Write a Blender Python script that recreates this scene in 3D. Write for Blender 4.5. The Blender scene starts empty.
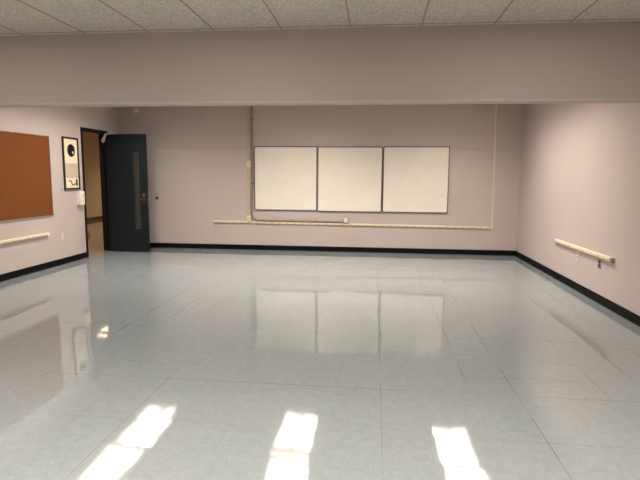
import bpy, bmesh, math, random
from mathutils import Matrix, Vector

random.seed(7)
SC = bpy.context.scene
COL = SC.collection

# ------------------------------------------------------------------ camera
CAM_H = 1.4576
PITCH, YAW, ROLL, FPX = -0.1254, -0.1058, -0.0074, 509.25


def camera():
    cp, sp, cy, sy = math.cos(PITCH), math.sin(PITCH), math.cos(YAW), math.sin(YAW)
    f = Vector((sy * cp, cy * cp, sp))
    r0 = Vector((cy, -sy, 0))
    d0 = -r0.cross(f)
    R = math.cos(ROLL) * r0 + math.sin(ROLL) * d0
    D = -math.sin(ROLL) * r0 + math.cos(ROLL) * d0
    U, B = -D, -f
    m = Matrix(((R.x, U.x, B.x, 0), (R.y, U.y, B.y, 0), (R.z, U.z, B.z, CAM_H), (0, 0, 0, 1)))
    cd = bpy.data.cameras.new('camera')
    cd.sensor_fit = 'HORIZONTAL'
    cd.sensor_width = 36.0
    cd.lens = FPX / 640.0 * 36.0
    cd.clip_start = 0.05
    o = bpy.data.objects.new('camera', cd)
    o.matrix_world = m
    COL.objects.link(o)
    SC.camera = o


camera()

# ------------------------------------------------------------------ world, exposure, lamp levels
w = bpy.data.worlds.new('world')
SC.world = w
w.use_nodes = True
w.node_tree.nodes['Background'].inputs[0].default_value = (0.02, 0.02, 0.02, 1)
w.node_tree.nodes['Background'].inputs[1].default_value = 0.0
SC.view_settings.view_transform = 'Standard'
SC.view_settings.look = 'None'
SC.view_settings.gamma = 1.0
SC.view_settings.exposure = 0.0
try:
    SC.view_settings.use_curve_mapping = False
except Exception:
    pass
SC.cycles.max_bounces = 10
SC.cycles.diffuse_bounces = 6
SC.cycles.glossy_bounces = 5
SC.cycles.use_denoising = True
SC.cycles.sample_clamp_indirect = 4.0
LAMP_COLOUR = (1.0, 0.885, 0.79)
REAR_LEVEL = 58.5
FRONT_LEVEL = 9.5
HALL_LEVEL = 100.0

# ------------------------------------------------------------------ room dimensions (metres)
XL, XR = -5.02, 2.645
YB, YF = 9.753, -2.6
DS, HS, SOFFIT_T = 4.651, 2.107, 0.16
H_FRONT, H_REAR = 2.7435, 2.80
WT = 0.13
TILE = 0.3048
DOOR_Y0, DOOR_Y1, DOOR_H = 8.375, 9.255, 2.255      # rough opening


# ------------------------------------------------------------------ material helpers
def nt(name):
    m = bpy.data.materials.new(name)
    m.use_nodes = True
    t = m.node_tree
    return m, t, t.nodes['Principled BSDF']


def N(t, kind, **kw):
    n = t.nodes.new(kind)
    for k, v in kw.items():
        setattr(n, k, v)
    return n


def plain(name, col, rough=0.5, metal=0.0, var=0.06, scale=30.0, bump=0.0, spec=0.5):
    """Colour with a slight procedural mottling and optional fine bump."""
    m, t, b = nt(name)
    tc = N(t, 'ShaderNodeTexCoord')
    nz = N(t, 'ShaderNodeTexNoise')
    nz.inputs['Scale'].default_value = scale
    nz.inputs['Detail'].default_value = 4
    t.links.new(tc.outputs['Object'], nz.inputs['Vector'])
    rp = N(t, 'ShaderNodeValToRGB')
    rp.color_ramp.elements[0].position = 0.3
    rp.color_ramp.elements[1].position = 0.7
    rp.color_ramp.elements[0].color = tuple(c * (1 - var) for c in col) + (1,)
    rp.color_ramp.elements[1].color = tuple(min(1, c * (1 + var)) for c in col) + (1,)
    t.links.new(nz.outputs['Fac'], rp.inputs['Fac'])
    t.links.new(rp.outputs['Color'], b.inputs['Base Color'])
    b.inputs['Roughness'].default_value = rough
    b.inputs['Metallic'].default_value = metal
    b.inputs['Specular IOR Level'].default_value = spec
    if bump:
        bp = N(t, 'ShaderNodeBump')
        bp.inputs['Strength'].default_value = bump
        bp.inputs['Distance'].default_value = 0.002
        t.links.new(nz.outputs['Fac'], bp.inputs['Height'])
        t.links.new(bp.outputs['Normal'], b.inputs['Normal'])
    return m


def emitter(name, col, strength):
    m, t, b = nt(name)
    b.inputs['Base Color'].default_value = (0.9, 0.9, 0.88, 1)
    b.inputs['Emission Color'].default_value = col + (1,)
    b.inputs['Emission Strength'].default_value = strength
    m.cycles.emission_sampling = 'FRONT'
    return m


def wall_paint(name, col):
    m, t, b = nt(name)
    g = N(t, 'ShaderNodeNewGeometry')
    big = N(t, 'ShaderNodeTexNoise')
    big.inputs['Scale'].default_value = 1.3
    big.inputs['Detail'].default_value = 3
    fine = N(t, 'ShaderNodeTexNoise')
    fine.inputs['Scale'].default_value = 55
    fine.inputs['Detail'].default_value = 3
    for n in (big, fine):
        t.links.new(g.outputs['Position'], n.inputs['Vector'])
    rp = N(t, 'ShaderNodeValToRGB')
    rp.color_ramp.elements[0].color = tuple(c * 0.95 for c in col) + (1,)
    rp.color_ramp.elements[1].color = tuple(c * 1.04 for c in col) + (1,)
    t.links.new(big.outputs['Fac'], rp.inputs['Fac'])
    t.links.new(rp.outputs['Color'], b.inputs['Base Color'])
    b.inputs['Roughness'].default_value = 0.55
    b.inputs['Specular IOR Level'].default_value = 0.3
    bp = N(t, 'ShaderNodeBump')
    bp.inputs['Strength'].default_value = 0.25
    bp.inputs['Distance'].default_value = 0.002
    t.links.new(fine.outputs['Fac'], bp.inputs['Height'])
    t.links.new(bp.outputs['Normal'], b.inputs['Normal'])
    return m


def vinyl_floor(name, base, warm, x0, y0):
    """Waxed twelve-inch vinyl tiles: speckle, a little tone per tile, hairline
    seams of uneven strength and a slightly uneven gloss."""
    m, t, b = nt(name)
    g = N(t, 'ShaderNodeNewGeometry')
    off = N(t, 'ShaderNodeVectorMath', operation='SUBTRACT')
    off.inputs[1].default_value = (x0, y0, 0)
    t.links.new(g.outputs['Position'], off.inputs[0])
    div = N(t, 'ShaderNodeVectorMath', operation='SCALE')
    div.inputs['Scale'].default_value = 1 / TILE
    t.links.new(off.outputs[0], div.inputs[0])
    fl = N(t, 'ShaderNodeVectorMath', operation='FLOOR')
    t.links.new(div.outputs[0], fl.inputs[0])
    fr = N(t, 'ShaderNodeVectorMath', operation='FRACTION')
    t.links.new(div.outputs[0], fr.inputs[0])
    wn = N(t, 'ShaderNodeTexWhiteNoise', noise_dimensions='2D')
    t.links.new(fl.outputs[0], wn.inputs['Vector'])

    def noise(scale, detail=3, rough=0.5):
        n = N(t, 'ShaderNodeTexNoise')
        n.inputs['Scale'].default_value = scale
        n.inputs['Detail'].default_value = detail
        n.inputs['Roughness'].default_value = rough
        t.links.new(g.outputs['Position'], n.inputs['Vector'])
        return n

    def math_(op, a, bb=None, clamp=False):
        n = N(t, 'ShaderNodeMath', operation=op, use_clamp=clamp)
        for i, v in enumerate((a, bb)):
            if v is None:
                continue
            if isinstance(v, (int, float)):
                n.inputs[i].default_value = v
            else:
                t.links.new(v, n.inputs[i])
        return n.outputs[0]

    speck = noise(70, 3, 0.7)
    mott = noise(16, 4, 0.6)
    big = noise(0.7, 2)
    # tone
    rp = N(t, 'ShaderNodeValToRGB')
    e = rp.color_ramp.elements
    e[0].position, e[1].position = 0.32, 0.68
    e[0].color = tuple(c * 0.82 for c in base) + (1,)
    e[1].color = tuple(min(1, c * 1.13) for c in base) + (1,)
    mixf = math_('ADD', math_('MULTIPLY', speck.outputs['Fac'], 0.6), math_('MULTIPLY', mott.outputs['Fac'], 0.4))
    t.links.new(mixf, rp.inputs['Fac'])
    mx = N(t, 'ShaderNodeMix', data_type='RGBA')
    mx.inputs['B'].default_value = warm + (1,)
    t.links.new(rp.outputs['Color'], mx.inputs['A'])
    t.links.new(math_('MULTIPLY', wn.outputs['Value'], 0.22), mx.inputs['Factor'])
    # seams
    sep = N(t, 'ShaderNodeSeparateXYZ')
    t.links.new(fr.outputs[0], sep.inputs[0])
    sepf = N(t, 'ShaderNodeSeparateXYZ')
    t.links.new(fl.outputs[0], sepf.inputs[0])

    raw = N(t, 'ShaderNodeSeparateXYZ')
    t.links.new(div.outputs[0], raw.inputs[0])

    def sep_raw(k):
        return raw.outputs[k]

    def seam(o, half):
        d = math_('ABSOLUTE', math_('SUBTRACT', o, 0.5))
        return math_('GREATER_THAN', d, 0.5 - half)
    def line_strength(o, lo):
        w1 = N(t, 'ShaderNodeTexWhiteNoise', noise_dimensions='1D')
        t.links.new(o, w1.inputs['W'])
        return math_('SUBTRACT', math_('MULTIPLY', w1.outputs['Value'], 1.0 + lo), lo, clamp=True)
    near_x = math_('FLOOR', math_('ADD', math_('DIVIDE', sep_raw('X'), 1.0), 0.5))
    near_y = math_('FLOOR', math_('ADD', math_('DIVIDE', sep_raw('Y'), 1.0), 0.5))
    sx = math_('MULTIPLY', seam(sep.outputs['X'], 0.0075), line_strength(near_x, 0.1))
    sy = math_('MULTIPLY', seam(sep.outputs['Y'], 0.0075), line_strength(near_y, 0.6))
    s = math_('MAXIMUM', sx, sy)
    patch = noise(1.15, 2)
    pr = N(t, 'ShaderNodeMapRange')
    pr.inputs['From Min'].default_value = 0.44
    pr.inputs['From Max'].default_value = 0.57
    pr.inputs['To Min'].default_value = 0.02
    pr.inputs['To Max'].default_value = 0.85
    t.links.new(patch.outputs['Fac'], pr.inputs['Value'])
    sfac = math_('MULTIPLY', s, pr.outputs[0])
    mx2 = N(t, 'ShaderNodeMix', data_type='RGBA')
    mx2.inputs['B'].default_value = (0.06, 0.05, 0.042, 1)
    t.links.new(mx.outputs['Result'], mx2.inputs['A'])
    t.links.new(sfac, mx2.inputs['Factor'])
    t.links.new(mx2.outputs['Result'], b.inputs['Base Color'])
    # gloss
    rr = N(t, 'ShaderNodeMapRange')
    rr.inputs['To Min'].default_value = 0.12
    rr.inputs['To Max'].default_value = 0.18
    t.links.new(big.outputs['Fac'], rr.inputs['Value'])
    t.links.new(rr.outputs[0], b.inputs['Roughness'])
    b.inputs['Specular IOR Level'].default_value = 0.0
    b.inputs['Coat Weight'].default_value = 1.0
    b.inputs['Coat IOR'].default_value = 1.9
    b.inputs['Coat Roughness'].default_value = 0.05
    # unevenness of the waxed surface: each tile lies at its own tiny tilt, plus soft waves
    tilt = N(t, 'ShaderNodeVectorMath', operation='SUBTRACT')
    tilt.inputs[1].default_value = (0.5, 0.5, 0.5)
    t.links.new(wn.outputs['Color'], tilt.inputs[0])
    ts = N(t, 'ShaderNodeVectorMath', operation='SCALE')
    ts.inputs['Scale'].default_value = 0.008
    t.links.new(tilt.outputs[0], ts.inputs[0])
    wv = noise(3.2, 3)
    wv2 = N(t, 'ShaderNodeVectorMath', operation='SUBTRACT')
    wv2.inputs[1].default_value = (0.5, 0.5, 0.5)
    t.links.new(wv.outputs['Color'], wv2.inputs[0])
    ws = N(t, 'ShaderNodeVectorMath', operation='SCALE')
    ws.inputs['Scale'].default_value = 0.02
    t.links.new(wv2.outputs[0], ws.inputs[0])
    a1 = N(t, 'ShaderNodeVectorMath', operation='ADD')
    t.links.new(ts.outputs[0], a1.inputs[0])
    t.links.new(ws.outputs[0], a1.inputs[1])
    a2 = N(t, 'ShaderNodeVectorMath', operation='ADD')
    t.links.new(g.outputs['Normal'], a2.inputs[0])
    t.links.new(a1.outputs[0], a2.inputs[1])
    nn = N(t, 'ShaderNodeVectorMath', operation='NORMALIZE')
    t.links.new(a2.outputs[0], nn.inputs[0])
    t.links.new(nn.outputs[0], b.inputs['Normal'])
    t.links.new(nn.outputs[0], b.inputs['Coat Normal'])
    return m


def acoustic(name):
    m, t, b = nt(name)
    g = N(t, 'ShaderNodeNewGeometry')
    n1 = N(t, 'ShaderNodeTexNoise')
    n1.inputs['Scale'].default_value = 60
    n1.inputs['Detail'].default_value = 5
    n1.inputs['Roughness'].default_value = 0.75
    t.links.new(g.outputs['Position'], n1.inputs['Vector'])
    rp = N(t, 'ShaderNodeValToRGB')
    e = rp.color_ramp.elements
    e[0].position, e[1].position = 0.34, 0.60
    e[0].color = (0.37, 0.338, 0.298, 1)
    e[1].color = (0.70, 0.662, 0.608, 1)
    t.links.new(n1.outputs['Fac'], rp.inputs['Fac'])
    t.links.new(rp.outputs['Color'], b.inputs['Base Color'])
    b.inputs['Roughness'].default_value = 0.95
    bp = N(t, 'ShaderNodeBump')
    bp.inputs['Strength'].default_value = 0.6
    bp.inputs['Distance'].default_value = 0.004
    t.links.new(n1.outputs['Fac'], bp.inputs['Height'])
    t.links.new(bp.outputs['Normal'], b.inputs['Normal'])
    return m


M = dict(
    wall=wall_paint('wall_paint', (0.475, 0.413, 0.390)),
    hallwall=wall_paint('hall_paint', (0.62, 0.50, 0.355)),
    floor=vinyl_floor('vinyl_floor', (0.222, 0.257, 0.268), (0.24, 0.254, 0.254), 0.0682, 2.774),
    hallfloor=vinyl_floor('hall_vinyl', (0.27, 0.215, 0.175), (0.25, 0.19, 0.15), -5.4, 8.3),
    tile=acoustic('acoustic_tile'),
    tee=plain('grid_metal', (0.30, 0.26, 0.21), 0.6),
    base=plain('black_rubber_base', (0.0045, 0.0045, 0.005), 0.6, spec=0.08),
    hallbase=plain('brown_base', (0.06, 0.04, 0.03), 0.5),
    trim=plain('soffit_trim', (0.52, 0.48, 0.43), 0.5),
    white=plain('dry_erase_white', (0.80, 0.75, 0.665), 0.22, var=0.02, scale=4),
    frame=plain('board_frame', (0.07, 0.06, 0.052), 0.45),
    cork=plain('cork', (0.137, 0.046, 0.0135), 0.9, var=0.14, scale=140, bump=0.4, spec=0.1),
    alu=plain('dull_aluminium', (0.42, 0.38, 0.34), 0.4, metal=0.6),
    cream=plain('cream_raceway', (0.66, 0.57, 0.43), 0.5),
    creamd=plain('cream_receptacle', (0.54, 0.455, 0.33), 0.5),
    slot=plain('slot_black', (0.03, 0.025, 0.02), 0.6),
    conduit=plain('grey_conduit', (0.27, 0.235, 0.20), 0.4, metal=0.3),
    strapm=plain('conduit_strap', (0.16, 0.13, 0.11), 0.45, metal=0.3),
    ivory=plain('ivory_plate', (0.80, 0.75, 0.66), 0.4),
    boxgrey=plain('box_grey', (0.30, 0.27, 0.24), 0.45),
    blackplastic=plain('black_plastic', (0.015, 0.014, 0.013), 0.35),
    red=plain('red_plastic', (0.55, 0.10, 0.05), 0.5),
    door=plain('door_paint', (0.0105, 0.0155, 0.0175), 0.5, var=0.08, scale=6, spec=0.1),
    doorframe=plain('frame_paint', (0.0065, 0.008, 0.009), 0.5, spec=0.12),
    lite=plain('vision_glass', (0.036, 0.035, 0.032), 0.25),
    litebead=plain('vision_bead', (0.03, 0.03, 0.028), 0.4),
    bronze=plain('bronze_lock', (0.09, 0.055, 0.032), 0.4, metal=0.8),
    steel=plain('lock_steel', (0.30, 0.28, 0.26), 0.35, metal=0.8),
    closer=plain('closer_grey', (0.46, 0.44, 0.40), 0.5),
    picblack=plain('picture_frame_black', (0.012, 0.010, 0.009), 0.3),
    mat=plain('cream_mat', (0.80, 0.70, 0.53), 0.6, var=0.02),
    plaque=plain('tan_plaque', (0.52, 0.45, 0.34), 0.5),
    rubber=plain('brown_rubber', (0.05, 0.022, 0.014), 0.5),
    tape=plain('tan_tape', (0.47, 0.37, 0.22), 0.7),
    sensor=plain('sensor_plastic', (0.62, 0.55, 0.48), 0.5),
    housing=plain('white_enamel', (0.82, 0.80, 0.76), 0.4),
    louver=plain('louver_aluminium', (0.45, 0.43, 0.40), 0.35, metal=0.5),
    wallplate=plain('pale_plate', (0.62, 0.55, 0.50), 0.45),
    tan=plain('tan_raceway', (0.47, 0.395, 0.29), 0.5),
    wood=plain('orange_wood', (0.40, 0.19, 0.075), 0.5, var=0.2, scale=12),
    rear=emitter('rear_lens', LAMP_COLOUR, REAR_LEVEL),
    rear_old=emitter('rear_lens_old_tubes', LAMP_COLOUR, REAR_LEVEL * 0.66),
    rear_dim=emitter('rear_lens_dim_tubes', LAMP_COLOUR, REAR_LEVEL * 0.77),
    front_added=emitter('front_added_lens', LAMP_COLOUR, 95.0),  # louvered row out of view, added to brighten the near floor
    front=emitter('front_lens', LAMP_COLOUR, FRONT_LEVEL),
    hall=emitter('hall_lens', (1.0, 0.80, 0.58), HALL_LEVEL),
)


# ------------------------------------------------------------------ mesh helpers
def box(bm, x0, x1, y0, y1, z0, z1):
    v = [bm.verts.new((x, y, z)) for z in (z0, z1) for y in (y0, y1) for x in (x0, x1)]
    for f in ((0, 2, 3, 1), (4, 5, 7, 6), (0, 1, 5, 4), (2, 6, 7, 3), (0, 4, 6, 2), (1, 3, 7, 5)):
        bm.faces.new([v[i] for i in f])


def cyl(bm, c, axis, r, length, seg=24, r2=None):
    """Capped cylinder or cone from c along axis."""
    a = Vector(axis).normalized()
    rot = a.to_track_quat('Z', 'Y').to_matrix().to_4x4()
    mat = Matrix.Translation(Vector(c) + a * length / 2) @ rot
    bmesh.ops.create_cone(bm, cap_ends=True, segments=seg, radius1=r, radius2=r if r2 is None else r2, depth=length, matrix=mat)


def tube(bm, pts, r, seg=12):
    pts = [Vector(p) for p in pts]
    rings = []
    up = None
    for i, p in enumerate(pts):
        d = (pts[min(i + 1, len(pts) - 1)] - pts[max(i - 1, 0)]).normalized()
        if up is None:
            up = d.orthogonal().normalized()
        up = (up - d * up.dot(d)).normalized()
        s = d.cross(up)
        rings.append([bm.verts.new(p + r * (math.cos(2 * math.pi * k / seg) * up + math.sin(2 * math.pi * k / seg) * s)) for k in range(seg)])
    for a, b in zip(rings, rings[1:]):
        for k in range(seg):
            bm.faces.new((a[k], a[(k + 1) % seg], b[(k + 1) % seg], b[k]))
    bm.faces.new(rings[0][::-1])
    bm.faces.new(rings[-1])


def prism(bm, outline, axis, a0, a1):
    """Extrude a 2D outline along a world axis ('x': (y,z), 'y': (x,z), 'z': (x,y))."""
    def P(p, a):
        return {'x': (a, p[0], p[1]), 'y': (p[0], a, p[1]), 'z': (p[0], p[1], a)}[axis]
    lo = [bm.verts.new(P(p, a0)) for p in outline]
    hi = [bm.verts.new(P(p, a1)) for p in outline]
    n = len(outline)
    for i in range(n):
        bm.faces.new((lo[i], lo[(i + 1) % n], hi[(i + 1) % n], hi[i]))
    bm.faces.new(lo[::-1])
    bm.faces.new(hi)


def rrect(x0, x1, z0, z1, r, n=5):
    out = []
    for cx, cz, a0 in ((x1 - r, z1 - r, 0), (x0 + r, z1 - r, 90), (x0 + r, z0 + r, 180), (x1 - r, z0 + r, 270)):
        for k in range(n + 1):
            a = math.radians(a0 + 90 * k / n)
            out.append((cx + r * math.cos(a), cz + r * math.sin(a)))
    return out


def obj(name, bm, m, parent=None, bevel=0.0, smooth=False, face_up=None):
    if face_up is None:
        bmesh.ops.recalc_face_normals(bm, faces=bm.faces)
    else:
        bm.normal_update()
        bmesh.ops.reverse_faces(bm, faces=[f for f in bm.faces if (f.normal.z > 0) != face_up])
    me = bpy.data.meshes.new(name)
    bm.to_mesh(me)
    bm.free()
    me.materials.append(M[m] if isinstance(m, str) else m)
    o = bpy.data.objects.new(name, me)
    COL.objects.link(o)
    if smooth:
        for p in me.polygons:
            p.use_smooth = True
        me.set_sharp_from_angle(angle=math.radians(40))
    if bevel:
        b = o.modifiers.new('bevel', 'BEVEL')
        b.width = bevel
        b.segments = 2
        b.limit_method = 'ANGLE'
    if parent is not None:
        o.parent = parent
        o.matrix_parent_inverse = parent.matrix_basis.inverted()
    return o


def boxes(name, bl, m, parent=None, bevel=0.0):
    bm = bmesh.new()
    for b in bl:
        box(bm, *b)
    return obj(name, bm, m, parent, bevel)


def struct(o):
    o['kind'] = 'structure'
    return o


def empty(name, loc=(0, 0, 0)):
    o = bpy.data.objects.new(name, None)
    o.empty_display_size = 0.1
    o.location = loc
    COL.objects.link(o)
    return o


def tag(o, label, cat, group=None):
    o['label'] = label
    o['category'] = cat
    if group:
        o['group'] = group
    return o


# ------------------------------------------------------------------ the room
struct(boxes('floor', [(XL, XR + WT, YF - WT, YB + WT, -0.1, 0.0)], 'floor'))
struct(boxes('wall_back', [(XL - WT, XR + WT, YB, YB + WT, 0, 3.0)], 'wall'))
struct(boxes('wall_right', [(XR, XR + WT, YF - WT, YB, 0, 3.0)], 'wall'))
struct(boxes('wall_left', [
    (XL - WT, XL, YF - WT, DOOR_Y0, 0, 3.0),
    (XL - WT, XL, DOOR_Y0, DOOR_Y1, DOOR_H, 3.0),
    (XL - WT, XL, DOOR_Y1, YB, 0, 3.0)], 'wall'))
struct(boxes('wall_front', [(XL, XR, YF - WT, YF, 0, 3.0)], 'wall'))
struct(boxes('wall_soffit', [(XL, XR, DS, DS + SOFFIT_T, HS, 2.98)], 'wall'))
struct(boxes('trim_1', [(XL, XR, DS - 0.008, DS, HS - 0.001, HS + 0.020)], 'trim', bevel=0.003))

FRONT_LAMPS = [(x, y) for y in (3.02, 1.15) for x in (-3.593, -1.154, 1.284)]  # the row nearer the camera is an unseen addition for floor light
REAR_LAMPS = [(x, y) for x in (-3.80, -1.205, 1.37) for y in (7.93, 6.66)]
LW, LL = 0.6, 1.21


def ceiling(name, z, y0, y1, lamps):
    xs = sorted({XL, XR} | {round(x + s * LW / 2, 4) for x, y in lamps for s in (-1, 1)})
    ys = sorted({y0, y1} | {round(y + s * LL / 2, 4) for x, y in lamps for s in (-1, 1)})
    bm = bmesh.new()
    for a, b in zip(xs, xs[1:]):
        for c, d in zip(ys, ys[1:]):
            if any(abs((a + b) / 2 - x) < LW / 2 and abs((c + d) / 2 - y) < LL / 2 for x, y in lamps):
                continue
            box(bm, a, b, c, d, z, z + 0.02)
    return struct(obj(name, bm, 'tile'))


def tee_grid(parent, z, y0, y1, cx, cy, lamps):
    bm = bmesh.new()

    def spans(lo, hi, holes):
        cur, out = lo, []
        for a, b in sorted(holes):
            if a > cur:
                out.append((cur, a))
            cur = max(cur, b)
        if hi > cur:
            out.append((cur, hi))
        return out
    i = math.ceil((XL + 0.02 - cx) / (2 * TILE))
    while cx + i * 2 * TILE < XR - 0.02:
        x = cx + i * 2 * TILE
        for a, b in spans(y0, y1, [(ly - LL / 2, ly + LL / 2) for lx, ly in lamps if abs(lx - x) < LW / 2]):
            box(bm, x - 0.006, x + 0.006, a, b, z - 0.003, z + 0.004)
        i += 1
    i = math.ceil((y0 + 0.02 - cy) / (4 * TILE))
    while cy + i * 4 * TILE < y1 - 0.02:
        y = cy + i * 4 * TILE
        for a, b in spans(XL, XR, [(lx - LW / 2, lx + LW / 2) for lx, ly in lamps if abs(ly - y) < LL / 2]):
            box(bm, a, b, y - 0.006, y + 0.006, z - 0.0025, z + 0.004)
        i += 1
    return obj('grid_tee', bm, 'tee', parent)


cf = ceiling('ceiling', H_FRONT, YF, DS, FRONT_LAMPS)
tee_grid(cf, H_FRONT, YF, DS, -0.24, 3.36, FRONT_LAMPS)
cr = ceiling('ceiling_rear', H_REAR, DS + SOFFIT_T, YB, REAR_LAMPS)
tee_grid(cr, H_REAR, DS + SOFFIT_T, YB, -0.24, 7.24, REAR_LAMPS)

BT, BH = 0.010, 0.098


def base_profile(s):
    return [(0, 0), (s * 0.016, 0), (s * 0.013, 0.008), (s * BT, 0.018), (s * BT, BH - 0.006), (s * 0.006, BH), (0, BH)]


bm = bmesh.new()
prism(bm, [(YB + a, z) for a, z in base_profile(-1)], 'x', XL, XR)
struct(obj('baseboard_back', bm, 'base'))
bm = bmesh.new()
prism(bm, [(XR + a, z) for a, z in base_profile(-1)], 'y', YF, YB - 0.016)
struct(obj('baseboard_right', bm, 'base'))
bm = bmesh.new()
for a, b in ((YF, DOOR_Y0 - 0.008), (DOOR_Y1 + 0.008, YB - 0.016)):
    prism(bm, [(XL + q, z) for q, z in base_profile(1)], 'y', a, b)
struct(obj('baseboard_left', bm, 'base'))
# thin horizontal joint strip across the back wall
bm = bmesh.new()
for a, b, z0, z1 in ((XL, -2.452, 1.974, 1.966), (1.378, 2.155, 1.952, 1.942), (2.195, XR, 1.941, 1.934)):
    v = [bm.verts.new(p) for p in ((a, YB, z0), (b, YB, z1), (b, YB, z1 + 0.020), (a, YB, z0 + 0.020),
                                   (a, YB - 0.014, z0), (b, YB - 0.014, z1), (b, YB - 0.014, z1 + 0.016), (a, YB - 0.014, z0 + 0.016))]
    for f in ((4, 5, 6, 7), (0, 4, 7, 3), (1, 2, 6, 5), (3, 7, 6, 2), (0, 1, 5, 4), (0, 3, 2, 1)):
        bm.faces.new([v[i] for i in f])
struct(obj('trim_2', bm, 'wall'))

# ------------------------------------------------------------------ the hallway seen through the doorway
HX, HY0, HY1, HZ = -8.90, 7.2, 18.5, 2.74
struct(boxes('floor_hall', [(HX - WT, XL, HY0 - WT, HY1 + WT, -0.1, 0.0)], 'hallfloor'))
struct(boxes('wall_hall_far', [(HX - WT, HX, HY0, HY1, 0, HZ)], 'hallwall'))
struct(boxes('wall_hall_end', [(HX - WT, XL - WT, HY1, HY1 + WT, 0, HZ)], 'hallwall'))
struct(boxes('wall_hall_start', [(HX - WT, XL - WT, HY0 - WT, HY0, 0, HZ)], 'hallwall'))
struct(boxes('wall_hall_side', [(XL - WT, XL, YB + WT, HY1, 0, HZ)], 'hallwall'))
bm = bmesh.new()
for a, b, c, d in ((HX, -7.2, HY0, HY1), (-6.9, XL - WT, HY0, HY1), (-7.2, -6.9, HY0, 8.595), (-7.2, -6.9, 9.805, 12.255), (-7.2, -6.9, 12.955, 15.595), (-7.2, -6.9, 16.805, HY1)):
    box(bm, a, b, c, d, HZ, HZ + 0.02)
struct(obj('ceiling_hall', bm, 'tile'))
struct(boxes('baseboard_hall', [(HX, HX + 0.012, HY0, HY1, 0, 0.10)], 'hallbase'))


# ------------------------------------------------------------------ ceiling lamps
def troffer(x, y, z, lens, label, group, lw=LW, ll=LL, louvered=True):
    t = empty('fluorescent_troffer', (x, y, z))
    tag(t, label, 'ceiling light', group)
    a, b, h = lw / 2, ll / 2, 0.16
    drop = 0.0 if louvered else -0.085
    boxes('housing', [
        (x - a, x + a, y - b, y + b, z + h, z + h + 0.01),
        (x - a, x - a + 0.012, y - b, y + b, z, z + h), (x + a - 0.012, x + a, y - b, y + b, z, z + h),
        (x - a + 0.012, x + a - 0.012, y - b, y - b + 0.02, z, z + h), (x - a + 0.012, x + a - 0.012, y + b - 0.02, y + b, z, z + h)], 'housing', t)
    boxes('divider', [(x - lw * 0.025, x + lw * 0.025, y - b + 0.02, y + b - 0.02, z + 0.10, z + h)], 'housing', t)
    if louvered:
        nb = round(ll / 0.15)
        boxes('louver', [(x - a + 0.012, x + a - 0.012, y - b + ll * k / nb - 0.0015, y - b + ll * k / nb + 0.0015, z + 0.03, z + 0.085) for k in range(1, nb)]
              + [(x - 0.0015, x + 0.0015, y - b + 0.02, y + b - 0.02, z + 0.03, z + 0.085)], 'louver', t)
    for s in (-1, 1):
        c = x + s * lw * 0.255
        bm = bmesh.new()
        n = 4
        out = [(c + lw * 0.2 * (k / (n / 2) - 1), z + 0.115 + drop - 0.008 * math.sin(math.pi * k / n)) for k in range(n + 1)]
        lo = [bm.verts.new((q[0], y - b + 0.04, q[1])) for q in out]
        hi = [bm.verts.new((q[0], y + b - 0.04, q[1])) for q in out]
        for k in range(n):
            bm.faces.new((lo[k], hi[k], hi[k + 1], lo[k + 1]))
        obj('lens', bm, lens, t, face_up=False)
    return t


for x, y in REAR_LAMPS:
    level = 'rear_old' if x < -3 else 'rear_dim' if x > 1 else 'rear'
    side = {-3.80: 'above the door side', -1.205: 'in the middle', 1.37: 'by the bare right wall'}[x]
    row = 'nearer the whiteboards' if y > 7 else 'nearer the soffit'
    troffer(x, y, H_REAR, level, 'white ceiling light %s, %s, reflected in the floor' % (side, row), 'ceiling lights beyond the soffit')
for x, y in FRONT_LAMPS:
    troffer(x, y, H_FRONT, 'front' if y > 2 else 'front_added', 'white two-lens ceiling light before the soffit, out of the picture, camera-side row added', 'ceiling lights before the soffit', louvered=y < 2)
troffer(-7.05, 12.605, HZ, 'hall', 'narrow two-lens ceiling light in the hallway, glinting in the floor by the door', 'hallway ceiling lights', lw=0.3, ll=0.7)
for y in (9.2, 16.2):
    troffer(-7.05, y, HZ, 'hall', 'narrow two-lens ceiling light in the hallway, hidden behind the wall', 'hallway ceiling lights', lw=0.3)

# ------------------------------------------------------------------ door
door = empty('door_1', (XL, DOOR_Y1 - 0.05, 0))
struct(door)
J = 0.05
boxes('door_frame', [
    (XL - WT - 0.012, XL + 0.012, DOOR_Y0, DOOR_Y0 + J, 0, DOOR_H),
    (XL - WT - 0.012, XL + 0.012, DOOR_Y1 - J, DOOR_Y1, 0, DOOR_H),
    (XL - WT - 0.012, XL + 0.012, DOOR_Y0 + J, DOOR_Y1 - J, DOOR_H - J, DOOR_H),
    (XL - WT + 0.02, XL - 0.045, DOOR_Y0 + J, DOOR_Y0 + J + 0.015, 0, DOOR_H - J),
    (XL - WT + 0.02, XL - 0.045, DOOR_Y1 - J - 0.015, DOOR_Y1 - J, 0, DOOR_H - J)], 'doorframe', door, bevel=0.002)
# leaf built along +x from the hinge, then swung
LEAF_W, LEAF_T, LEAF_H = 0.80, 0.045, 2.195
leaf_m = Matrix.Translation((XL + 0.016, DOOR_Y1 - J - 0.048, 0.0)) @ Matrix.Rotation(math.radians(-4.0), 4, 'Z')


def leaf_obj(name, bm, m, parent, bevel=0.0, smooth=False):
    bmesh.ops.transform(bm, matrix=leaf_m, verts=bm.verts)
    return obj(name, bm, m, parent, bevel, smooth)


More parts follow.
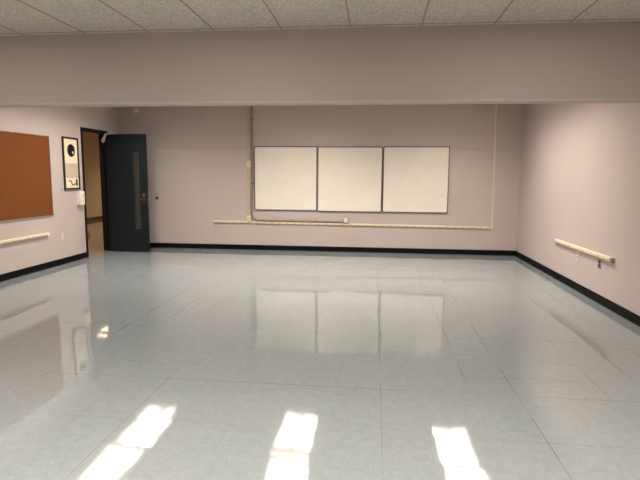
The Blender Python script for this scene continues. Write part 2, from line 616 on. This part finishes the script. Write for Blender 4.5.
bm = bmesh.new()
lx0, lx1, lz0, lz1 = 0.555, 0.645, 0.45, 1.85
for b in ((0, lx0, 0, LEAF_T, 0.012, LEAF_H), (lx1, LEAF_W, 0, LEAF_T, 0.012, LEAF_H),
          (lx0, lx1, 0, LEAF_T, 0.012, lz0), (lx0, lx1, 0, LEAF_T, lz1, LEAF_H)):
    box(bm, *b)
leaf = leaf_obj('door_leaf', bm, 'door', door)
bm = bmesh.new()
box(bm, lx0, lx1, 0.016, 0.028, lz0, lz1)
leaf_obj('vision_pane', bm, 'lite', leaf)
bm = bmesh.new()
for b in ((lx0 - 0.012, lx0 + 0.006, -0.006, 0.012, lz0 - 0.012, lz1 + 0.012), (lx1 - 0.006, lx1 + 0.012, -0.006, 0.012, lz0 - 0.012, lz1 + 0.012),
          (lx0 + 0.006, lx1 - 0.006, -0.006, 0.012, lz1 - 0.006, lz1 + 0.012), (lx0 + 0.006, lx1 - 0.006, -0.006, 0.012, lz0 - 0.012, lz0 + 0.006)):
    box(bm, *b)
leaf_obj('vision_bead', bm, 'litebead', leaf, bevel=0.002)
bm = bmesh.new()
prism(bm, rrect(0.690, 0.775, 0.905, 1.125, 0.01), 'y', -0.006, 0.0)
leaf_obj('lock_plate', bm, 'blackplastic', leaf)
bm = bmesh.new()
cyl(bm, (0.738, -0.006, 1.078), (0, -1, 0), 0.021, 0.014)
leaf_obj('lock_cylinder', bm, 'steel', leaf, smooth=True)
bm = bmesh.new()
cyl(bm, (0.738, -0.006, 0.992), (0, -1, 0), 0.028, 0.012)
tube(bm, [(0.738, -0.012, 0.992), (0.738, -0.05, 0.992), (0.725, -0.058, 0.992), (0.69, -0.06, 0.99), (0.64, -0.06, 0.987)], 0.0105)
leaf_obj('door_handle', bm, 'bronze', leaf, smooth=True)
bm = bmesh.new()
cyl(bm, (0.738, LEAF_T, 0.992), (0, 1, 0), 0.028, 0.012)
tube(bm, [(0.738, LEAF_T + 0.012, 0.992), (0.738, LEAF_T + 0.05, 0.992), (0.725, LEAF_T + 0.058, 0.992), (0.64, LEAF_T + 0.06, 0.987)], 0.0105)
leaf_obj('door_handle', bm, 'bronze', leaf, smooth=True)
bm = bmesh.new()
box(bm, LEAF_W, LEAF_W + 0.0025, 0.008, 0.037, 0.90, 1.12)
leaf_obj('latch_plate', bm, 'bronze', leaf)
for z in (0.25, 1.1, 1.95):
    bm = bmesh.new()
    cyl(bm, (-0.006, LEAF_T + 0.004, z - 0.055), (0, 0, 1), 0.008, 0.11, 12)
    leaf_obj('hinge', bm, 'doorframe', leaf, smooth=True)
# overhead closer: slim rod along the top of the leaf and a pale arm drooping at the hinge corner
bm = bmesh.new()
cx, cy = XL + 0.05, DOOR_Y1 - 0.135
pts = [(0.215, 0.012, 0.004), (0.12, 0.014, 0.0), (0.06, 0.015, -0.004), (0.03, 0.018, -0.012), (0.008, 0.022, -0.05), (-0.018, 0.030, -0.105), (-0.034, 0.034, -0.135), (-0.042, 0.012, -0.165)]
rings = []
for px, r, dz in pts:
    i = pts.index((px, r, dz))
    a = Vector((pts[min(i + 1, 7)][0] - pts[max(i - 1, 0)][0], 0, pts[min(i + 1, 7)][2] - pts[max(i - 1, 0)][2])).normalized()
    nrm = Vector((-a.z, 0, a.x))
    c = Vector((px, -0.030, 2.205 + dz))
    rings.append([bm.verts.new(c + nrm * (r * sx) + Vector((0, 0.008 * sy, 0))) for sx, sy in ((-1, -1), (1, -1), (1, 1), (-1, 1))])
for a, b in zip(rings, rings[1:]):
    for k in range(4):
        bm.faces.new((a[k], a[(k + 1) % 4], b[(k + 1) % 4], b[k]))
bm.faces.new(rings[0][::-1])
bm.faces.new(rings[-1])
o = leaf_obj('closer_arm', bm, 'closer', door, bevel=0.003)
o['label'] = 'pale grey closer arm'
bm = bmesh.new()
box(bm, 0.02, 0.36, -0.022, 0.0, 2.165, 2.19)
leaf_obj('closer_rail', bm, 'doorframe', leaf, bevel=0.003)

# ------------------------------------------------------------------ back wall: whiteboards
G = 'three whiteboards in a row'
BOARDS = [(-2.322, -1.099, 0.787, 2.012, 'dry-erase whiteboard next to the vertical conduit, first of the three'),
          (-1.090, 0.137, 0.776, 2.006, 'middle dry-erase whiteboard between its two neighbours on the back wall'),
          (0.148, 1.366, 0.778, 2.012, 'third dry-erase whiteboard, farthest from the conduit, with small specks')]
for i, (x0, x1, z0, z1, lab) in enumerate(BOARDS):
    t = empty('whiteboard', ((x0 + x1) / 2, YB, z0))
    tag(t, lab, 'whiteboard', G)
    fw = 0.014
    bm = bmesh.new()
    out, inn = rrect(x0, x1, z0, z1, 0.03), rrect(x0 + fw, x1 - fw, z0 + fw, z1 - fw, 0.02)
    ys = (YB, YB - 0.026)
    L = [[bm.verts.new((p[0], y, p[1])) for p in o_] for y in ys for o_ in (out, inn)]
    n = len(out)
    for k in range(n):
        j = (k + 1) % n
        for a, b in ((0, 2), (2, 3), (3, 1), (1, 0)):
            bm.faces.new((L[a][k], L[a][j], L[b][j], L[b][k]))
    obj('board_frame', bm, 'frame', t)
    bm = bmesh.new()
    prism(bm, rrect(x0 + fw, x1 - fw, z0 + fw, z1 - fw, 0.02), 'y', YB - 0.017, YB - 0.001)
    obj('writing_surface', bm, 'white', t)
    if i == 2:
        for px, pz, r in ((0.48, 1.44, 0.007), (0.53, 1.37, 0.006), (1.245, 1.115, 0.009)):
            bm = bmesh.new()
            cyl(bm, (px, YB - 0.017, pz), (0, -1, 0), r, 0.0015, 10)
            obj('speck', bm, 'frame', t)


# ------------------------------------------------------------------ raceways
def raceway(name, label, wall, a0, a1, z0, z1, hgt, proud, group=None, caps='cream', pitch=0.152):
    """Horizontal multi-outlet raceway on a wall. wall: 'back', 'left' or 'right'."""
    def T(a, d, z):                       # along the wall, out of the wall, up
        return {'back': (a, YB - d, z), 'left': (XL + d, a, z), 'right': (XR - d, a, z)}[wall]
    t = empty(name, T(a0, 0, z0))
    tag(t, label, 'raceway', group)

    def zz(a):
        return z0 + (z1 - z0) * (a - a0) / (a1 - a0)

    def bar(bm, a, b, prof):
        lo = [bm.verts.new(T(a, d, zz(a) + z)) for d, z in prof]
        hi = [bm.verts.new(T(b, d, zz(b) + z)) for d, z in prof]
        n = len(prof)
        for i in range(n):
            bm.faces.new((lo[i], lo[(i + 1) % n], hi[(i + 1) % n], hi[i]))
        bm.faces.new(lo[::-1])
        bm.faces.new(hi)
    h = hgt / 2
    prof = [(0, -h), (proud * .8, -h), (proud, -h * .6), (proud, h * .6), (proud * .8, h), (0, h)]
    bm = bmesh.new()
    bar(bm, a0, a1, prof)
    obj('channel', bm, 'cream', t)
    if caps:
        for a, b in ((a0 - 0.012, a0 + 0.03), (a1 - 0.03, a1 + 0.012)):
            bm = bmesh.new()
            bar(bm, a, b, [(0, -h - .003), (proud + .002, -h - .003), (proud + .003, h + .003), (0, h + .003)])
            obj('end_cap', bm, caps, t, bevel=0.002)
    a = a0 + pitch * 0.7
    while a < a1 - 0.06:
        bm = bmesh.new()
        bar(bm, a - 0.016, a + 0.016, [(proud - .001, -h * .5), (proud + .0015, -h * .5), (proud + .0015, h * .5), (proud - .001, h * .5)])
        r = obj('receptacle', bm, 'creamd', t)
        bm = bmesh.new()
        for s in (-1, 1):
            bar(bm, a + s * .006 - .0015, a + s * .006 + .0015, [(proud, -h * .3), (proud + .002, -h * .3), (proud + .002, h * .3), (proud, h * .3)])
        obj('slot', bm, 'slot', r)
        a += pitch
    return t


raceway('outlet_raceway', 'long cream outlet raceway running below the whiteboards', 'back', -3.145, 2.193, 0.5475, 0.516, 0.040, 0.028, 'cream outlet raceways')
raceway('outlet_raceway', 'cream outlet raceway below the corkboard', 'left', 5.15, 7.324, 0.532, 0.534, 0.042, 0.036, 'cream outlet raceways', 'ivory', 0.45)
raceway('outlet_raceway', 'short cream outlet raceway with grey ends above two outlets on right wall', 'right', 5.86, 7.69, 0.556, 0.552, 0.046, 0.040, 'cream outlet raceways', 'boxgrey', 0.45)


def vertical_race(label, x, xb, z0, z1, wd, proud, m='cream'):
    t = empty('wire_raceway', (xb, YB, z0))
    tag(t, label, 'raceway')
    bm = bmesh.new()
    lo = [bm.verts.new((xb + a, YB - d, z0)) for a, d in ((-wd / 2, 0), (-wd / 2, proud * .8), (-wd * .35, proud), (wd * .35, proud), (wd / 2, proud * .8), (wd / 2, 0))]
    hi = [bm.verts.new((x + a, YB - d, z1)) for a, d in ((-wd / 2, 0), (-wd / 2, proud * .8), (-wd * .35, proud), (wd * .35, proud), (wd / 2, proud * .8), (wd / 2, 0))]
    for i in range(6):
        bm.faces.new((lo[i], lo[(i + 1) % 6], hi[(i + 1) % 6], hi[i]))
    bm.faces.new(lo[::-1])
    bm.faces.new(hi)
    obj('channel', bm, m, t)
    return t


t1 = vertical_race('wide tan vertical wire raceway with two boxes beside the first whiteboard', -2.417, -2.437, 0.568, H_REAR, 0.048, 0.022, 'tan')


def device_box(parent, name, x, z, wd, ht, dp, face):
    b = boxes(name, [(x - wd / 2, x + wd / 2, YB - dp, YB, z - ht / 2, z + ht / 2)], face, parent, bevel=0.004)
    bm = bmesh.new()
    prism(bm, rrect(x - wd * .36, x + wd * .36, z - ht * .40, z + ht * .40, 0.006), 'y', YB - dp - 0.004, YB - dp)
    p = obj('cover_plate', bm, 'ivory' if face == 'boxgrey' else 'cream', b)
    boxes('slot', [(x - 0.012, x + 0.012, YB - dp - 0.006, YB - dp - 0.004, z + s * ht * .18 - 0.012, z + s * ht * .18 + 0.012) for s in (-1, 1)], 'creamd', b)
    return b


device_box(t1, 'outlet_box', -2.428, 1.672, 0.092, 0.118, 0.045, 'cream')
device_box(t1, 'outlet_box', -2.437, 0.618, 0.085, 0.118, 0.045, 'cream')
vertical_race('thin cream vertical wire raceway between the third whiteboard and the corner', 2.157, 2.190, 0.537, H_REAR, 0.026, 0.016)

# grey conduit dropping beside the first board, bending along to a box
t = empty('metal_conduit', (-2.34, YB, 0.6))
tag(t, 'thin grey metal conduit bending under the first whiteboard to an outlet box', 'conduit')
bm = bmesh.new()
R_ = 0.13
yc = YB - 0.030
top, bot = (-2.352, H_REAR), (-2.368, 0.590 + R_)
pts = [(top[0], yc, top[1])] + [(top[0] + (bot[0] - top[0]) * k / 6, yc, top[1] + (bot[1] - top[1]) * k / 6) for k in range(1, 6)]
for k in range(9):
    a = math.pi + math.pi / 2 * k / 8
    pts.append((bot[0] + R_ + R_ * math.cos(a), yc, bot[1] + R_ * math.sin(a)))
pts += [(-1.6, yc, 0.590), (-1.0, yc, 0.591), (-0.575, yc, 0.592)]
tube(bm, pts, 0.0155)
obj('pipe', bm, 'conduit', t, smooth=True)
for z in (2.52, 1.30):
    boxes('strap', [(-2.384, -2.328, YB - 0.044, YB, z - 0.012, z + 0.012)], 'strapm', t, bevel=0.003)
for x in (-1.62, -1.555, -1.1):
    boxes('strap', [(x - 0.014, x + 0.014, YB - 0.044, YB, 0.572, 0.609)], 'strapm', t, bevel=0.003)
device_box(t, 'outlet_box', -0.537, 0.621, 0.088, 0.112, 0.055, 'boxgrey')
tp = boxes('tape_strip', [(-0.568, -0.508, YB - 0.0025, YB, 0.395, 0.5095)], 'tape')
tag(tp, 'short tan strip of tape hanging on the wall below the grey outlet box', 'tape')

# door bumper on the back wall
t = empty('wall_bumper', (-4.303, YB, 0.995))
tag(t, 'small round brown rubber door bumper on the back wall by the handle', 'door stop')
bm = bmesh.new()
cyl(bm, (-4.303, YB, 0.995), (0, -1, 0), 0.033, 0.012, 28, 0.030)
obj('base_ring', bm, 'rubber', t, smooth=True)
bm = bmesh.new()
cyl(bm, (-4.303, YB - 0.012, 0.995), (0, -1, 0), 0.022, 0.014, 28, 0.017)
obj('bumper', bm, 'rubber', t, smooth=True)

# detector near the ceiling in the door corner
t = empty('smoke_detector', (-4.66, YB, 2.735))
tag(t, 'small beige detector high on the back wall above the open door', 'detector')
boxes('mounting_box', [(-4.72, -4.61, YB - 0.03, YB, 2.655, 2.755)], 'sensor', t, bevel=0.012)
bm = bmesh.new()
cyl(bm, (-4.665, YB - 0.03, 2.705), (0, -1, 0), 0.040, 0.03, 24, 0.026)
obj('sensor_head', bm, 'sensor', t, smooth=True)

# ------------------------------------------------------------------ left wall
t = empty('bulletin_board', (XL, 6.27, 0.8))
tag(t, 'large brown corkboard with thin metal edge on the wall before the door', 'bulletin board')
cy0, cy1, cz0, cz1 = 5.05, 7.492, 0.807, 2.035
boxes('cork_panel', [(XL + 0.001, XL + 0.012, cy0 + 0.012, cy1 - 0.012, cz0 + 0.012, cz1 - 0.012)], 'cork', t)
boxes('edge_trim', [(XL + 0.001, XL + 0.018, cy0, cy1, cz0, cz0 + 0.012), (XL + 0.001, XL + 0.018, cy0, cy1, cz1 - 0.012, cz1),
                    (XL + 0.001, XL + 0.018, cy0, cy0 + 0.012, cz0 + 0.012, cz1 - 0.012), (XL + 0.001, XL + 0.018, cy1 - 0.012, cy1, cz0 + 0.012, cz1 - 0.012)], 'alu', t, bevel=0.002)
for y, z in ((cy1 - 0.012, cz0 + 0.012), (6.75, cz1 - 0.010), (7.10, cz1 - 0.010), (7.42, cz1 - 0.010)):
    bm = bmesh.new()
    cyl(bm, (XL + 0.018, y, z), (1, 0, 0), 0.012, 0.004, 12)
    obj('screw', bm, 'frame', t)

t = empty('framed_record', (XL, 8.045, 1.2))
tag(t, 'tall narrow black-framed display with a black disc, beside the doorway', 'picture frame')
fy0, fy1, fz0, fz1, fw = 7.826, 8.258, 1.203, 2.056, 0.026
boxes('frame', [(XL, XL + 0.025, fy0, fy1, fz0, fz0 + fw), (XL, XL + 0.025, fy0, fy1, fz1 - fw, fz1),
                (XL, XL + 0.025, fy0, fy0 + fw, fz0 + fw, fz1 - fw), (XL, XL + 0.025, fy1 - fw, fy1, fz0 + fw, fz1 - fw)], 'picblack', t, bevel=0.002)
bg = boxes('mat_board', [(XL, XL + 0.010, fy0 + fw, fy1 - fw, fz0 + fw, fz1 - fw)], 'mat', t)
bm = bmesh.new()
cyl(bm, (XL + 0.010, 8.056, 1.842), (1, 0, 0), 0.104, 0.004, 40)
d = obj('disc', bm, 'picblack', t, smooth=True)
bm = bmesh.new()
cyl(bm, (XL + 0.014, 8.098, 1.812), (1, 0, 0), 0.021, 0.002, 20)
obj('disc_highlight', bm, 'mat', d)  # highlight on the disc, laid on as a small pale spot
boxes('plaque', [(XL + 0.010, XL + 0.013, fy0 + fw + 0.006, fy1 - fw - 0.004, 1.395, 1.632)], 'plaque', t)
bm = bmesh.new()
tube(bm, [(XL + 0.0125, y, z) for y, z in ((7.955, 1.335), (7.985, 1.35), (8.015, 1.335), (8.03, 1.305), (8.055, 1.282), (8.09, 1.275), (8.115, 1.285), (8.11, 1.305))], 0.0085, 8)
obj('curved_mark', bm, 'picblack', t)
boxes('dark_bar', [(XL + 0.010, XL + 0.013, 8.152, 8.196, 1.262, 1.372)], 'picblack', t)

tk = bmesh.new()
cyl(tk, (XL, 7.757, 1.213), (1, 0, 0), 0.012, 0.010, 14, 0.009)
tag(obj('push_pin', tk, 'red'), 'tiny red push pin in the wall at lower corner of the framed display', 'push pin')

t = empty('switch_box', (XL, 8.26, 0.94))
tag(t, 'white surface-mounted switch box on the wall beside the dark door frame', 'light switch')
boxes('box_body', [(XL, XL + 0.058, 8.17, 8.31, 0.935, 1.165)], 'ivory', t, bevel=0.004)
bm = bmesh.new()
prism(bm, rrect(8.18, 8.30, 0.955, 1.150, 0.006), 'x', XL + 0.058, XL + 0.063)
obj('cover_plate', bm, 'ivory', t)
for z in (1.105, 1.0):
    boxes('toggle', [(XL + 0.063, XL + 0.078, 8.233, 8.245, z - 0.013, z + 0.009)], 'creamd', t, bevel=0.002)


def wall_outlet(xw, s, y, z, label, plate, face, group, cut, k_=1.0):
    t = empty('wall_outlet', (xw, y, z))
    tag(t, label, 'outlet', group)
    bm = bmesh.new()
    prism(bm, rrect(y - 0.036, y + 0.036, z - 0.058, z + 0.058, 0.006), 'x', *sorted((xw, xw + s * 0.006)))
    obj('cover_plate', bm, plate, t)
    for q in (-1, 1):
        bm = bmesh.new()
        prism(bm, rrect(y - 0.018 * k_, y + 0.018 * k_, z + q * 0.024 - 0.016 * k_, z + q * 0.024 + 0.016 * k_, 0.008 * k_), 'x', *sorted((xw + s * 0.006, xw + s * 0.009)))
        r = obj('receptacle', bm, face, t)
        boxes('slot', [tuple(sorted((xw + s * 0.009, xw + s * 0.0095))) + (y + k * 0.007 - 0.0015, y + k * 0.007 + 0.0015, z + q * 0.024 - 0.007, z + q * 0.024 + 0.005) for k in (-1, 1)], cut, r)


OG = 'wall outlets'
wall_outlet(XL, 1, 7.70, 0.452, 'ivory outlet plate low on the wall between raceway and doorway', 'wallplate', 'wallplate', OG, 'slot')
wall_outlet(XR, -1, 6.87, 0.455, 'white outlet plate with red receptacles below the right wall raceway', 'wallplate', 'red', OG, 'slot', 0.62)
wall_outlet(XR, -1, 6.215, 0.458, 'grey outlet plate with black receptacles below the right wall raceway', 'boxgrey', 'blackplastic', OG, 'slot', 1.25)

# ------------------------------------------------------------------ a low wooden stool in the hallway, mostly hidden by the wall
CX, CY = -7.02, 11.37
t = empty('wooden_stool', (CX, CY, 0))
tag(t, 'low orange wooden stool in the hallway, mostly hidden behind the door frame', 'stool')


def slanted(name, p0, p1, w0, w1):
    bm = bmesh.new()
    lo = [bm.verts.new((p0[0] + a * w0, p0[1] + b * w0, p0[2])) for a, b in ((-1, -1), (1, -1), (1, 1), (-1, 1))]
    hi = [bm.verts.new((p1[0] + a * w1, p1[1] + b * w1, p1[2])) for a, b in ((-1, -1), (1, -1), (1, 1), (-1, 1))]
    for i in range(4):
        bm.faces.new((lo[i], lo[(i + 1) % 4], hi[(i + 1) % 4], hi[i]))
    bm.faces.new(lo[::-1])
    bm.faces.new(hi)
    return obj(name, bm, 'wood', t, bevel=0.004)


for sx, sy in ((1, 1), (1, -1), (-1, 1), (-1, -1)):
    slanted('leg', (CX + sx * 0.24, CY + sy * 0.10, 0), (CX + sx * 0.15, CY + sy * 0.07, 0.20), 0.036, 0.026)
boxes('seat', [(CX - 0.19, CX + 0.19, CY - 0.12, CY + 0.12, 0.20, 0.23)], 'wood', t, bevel=0.008)
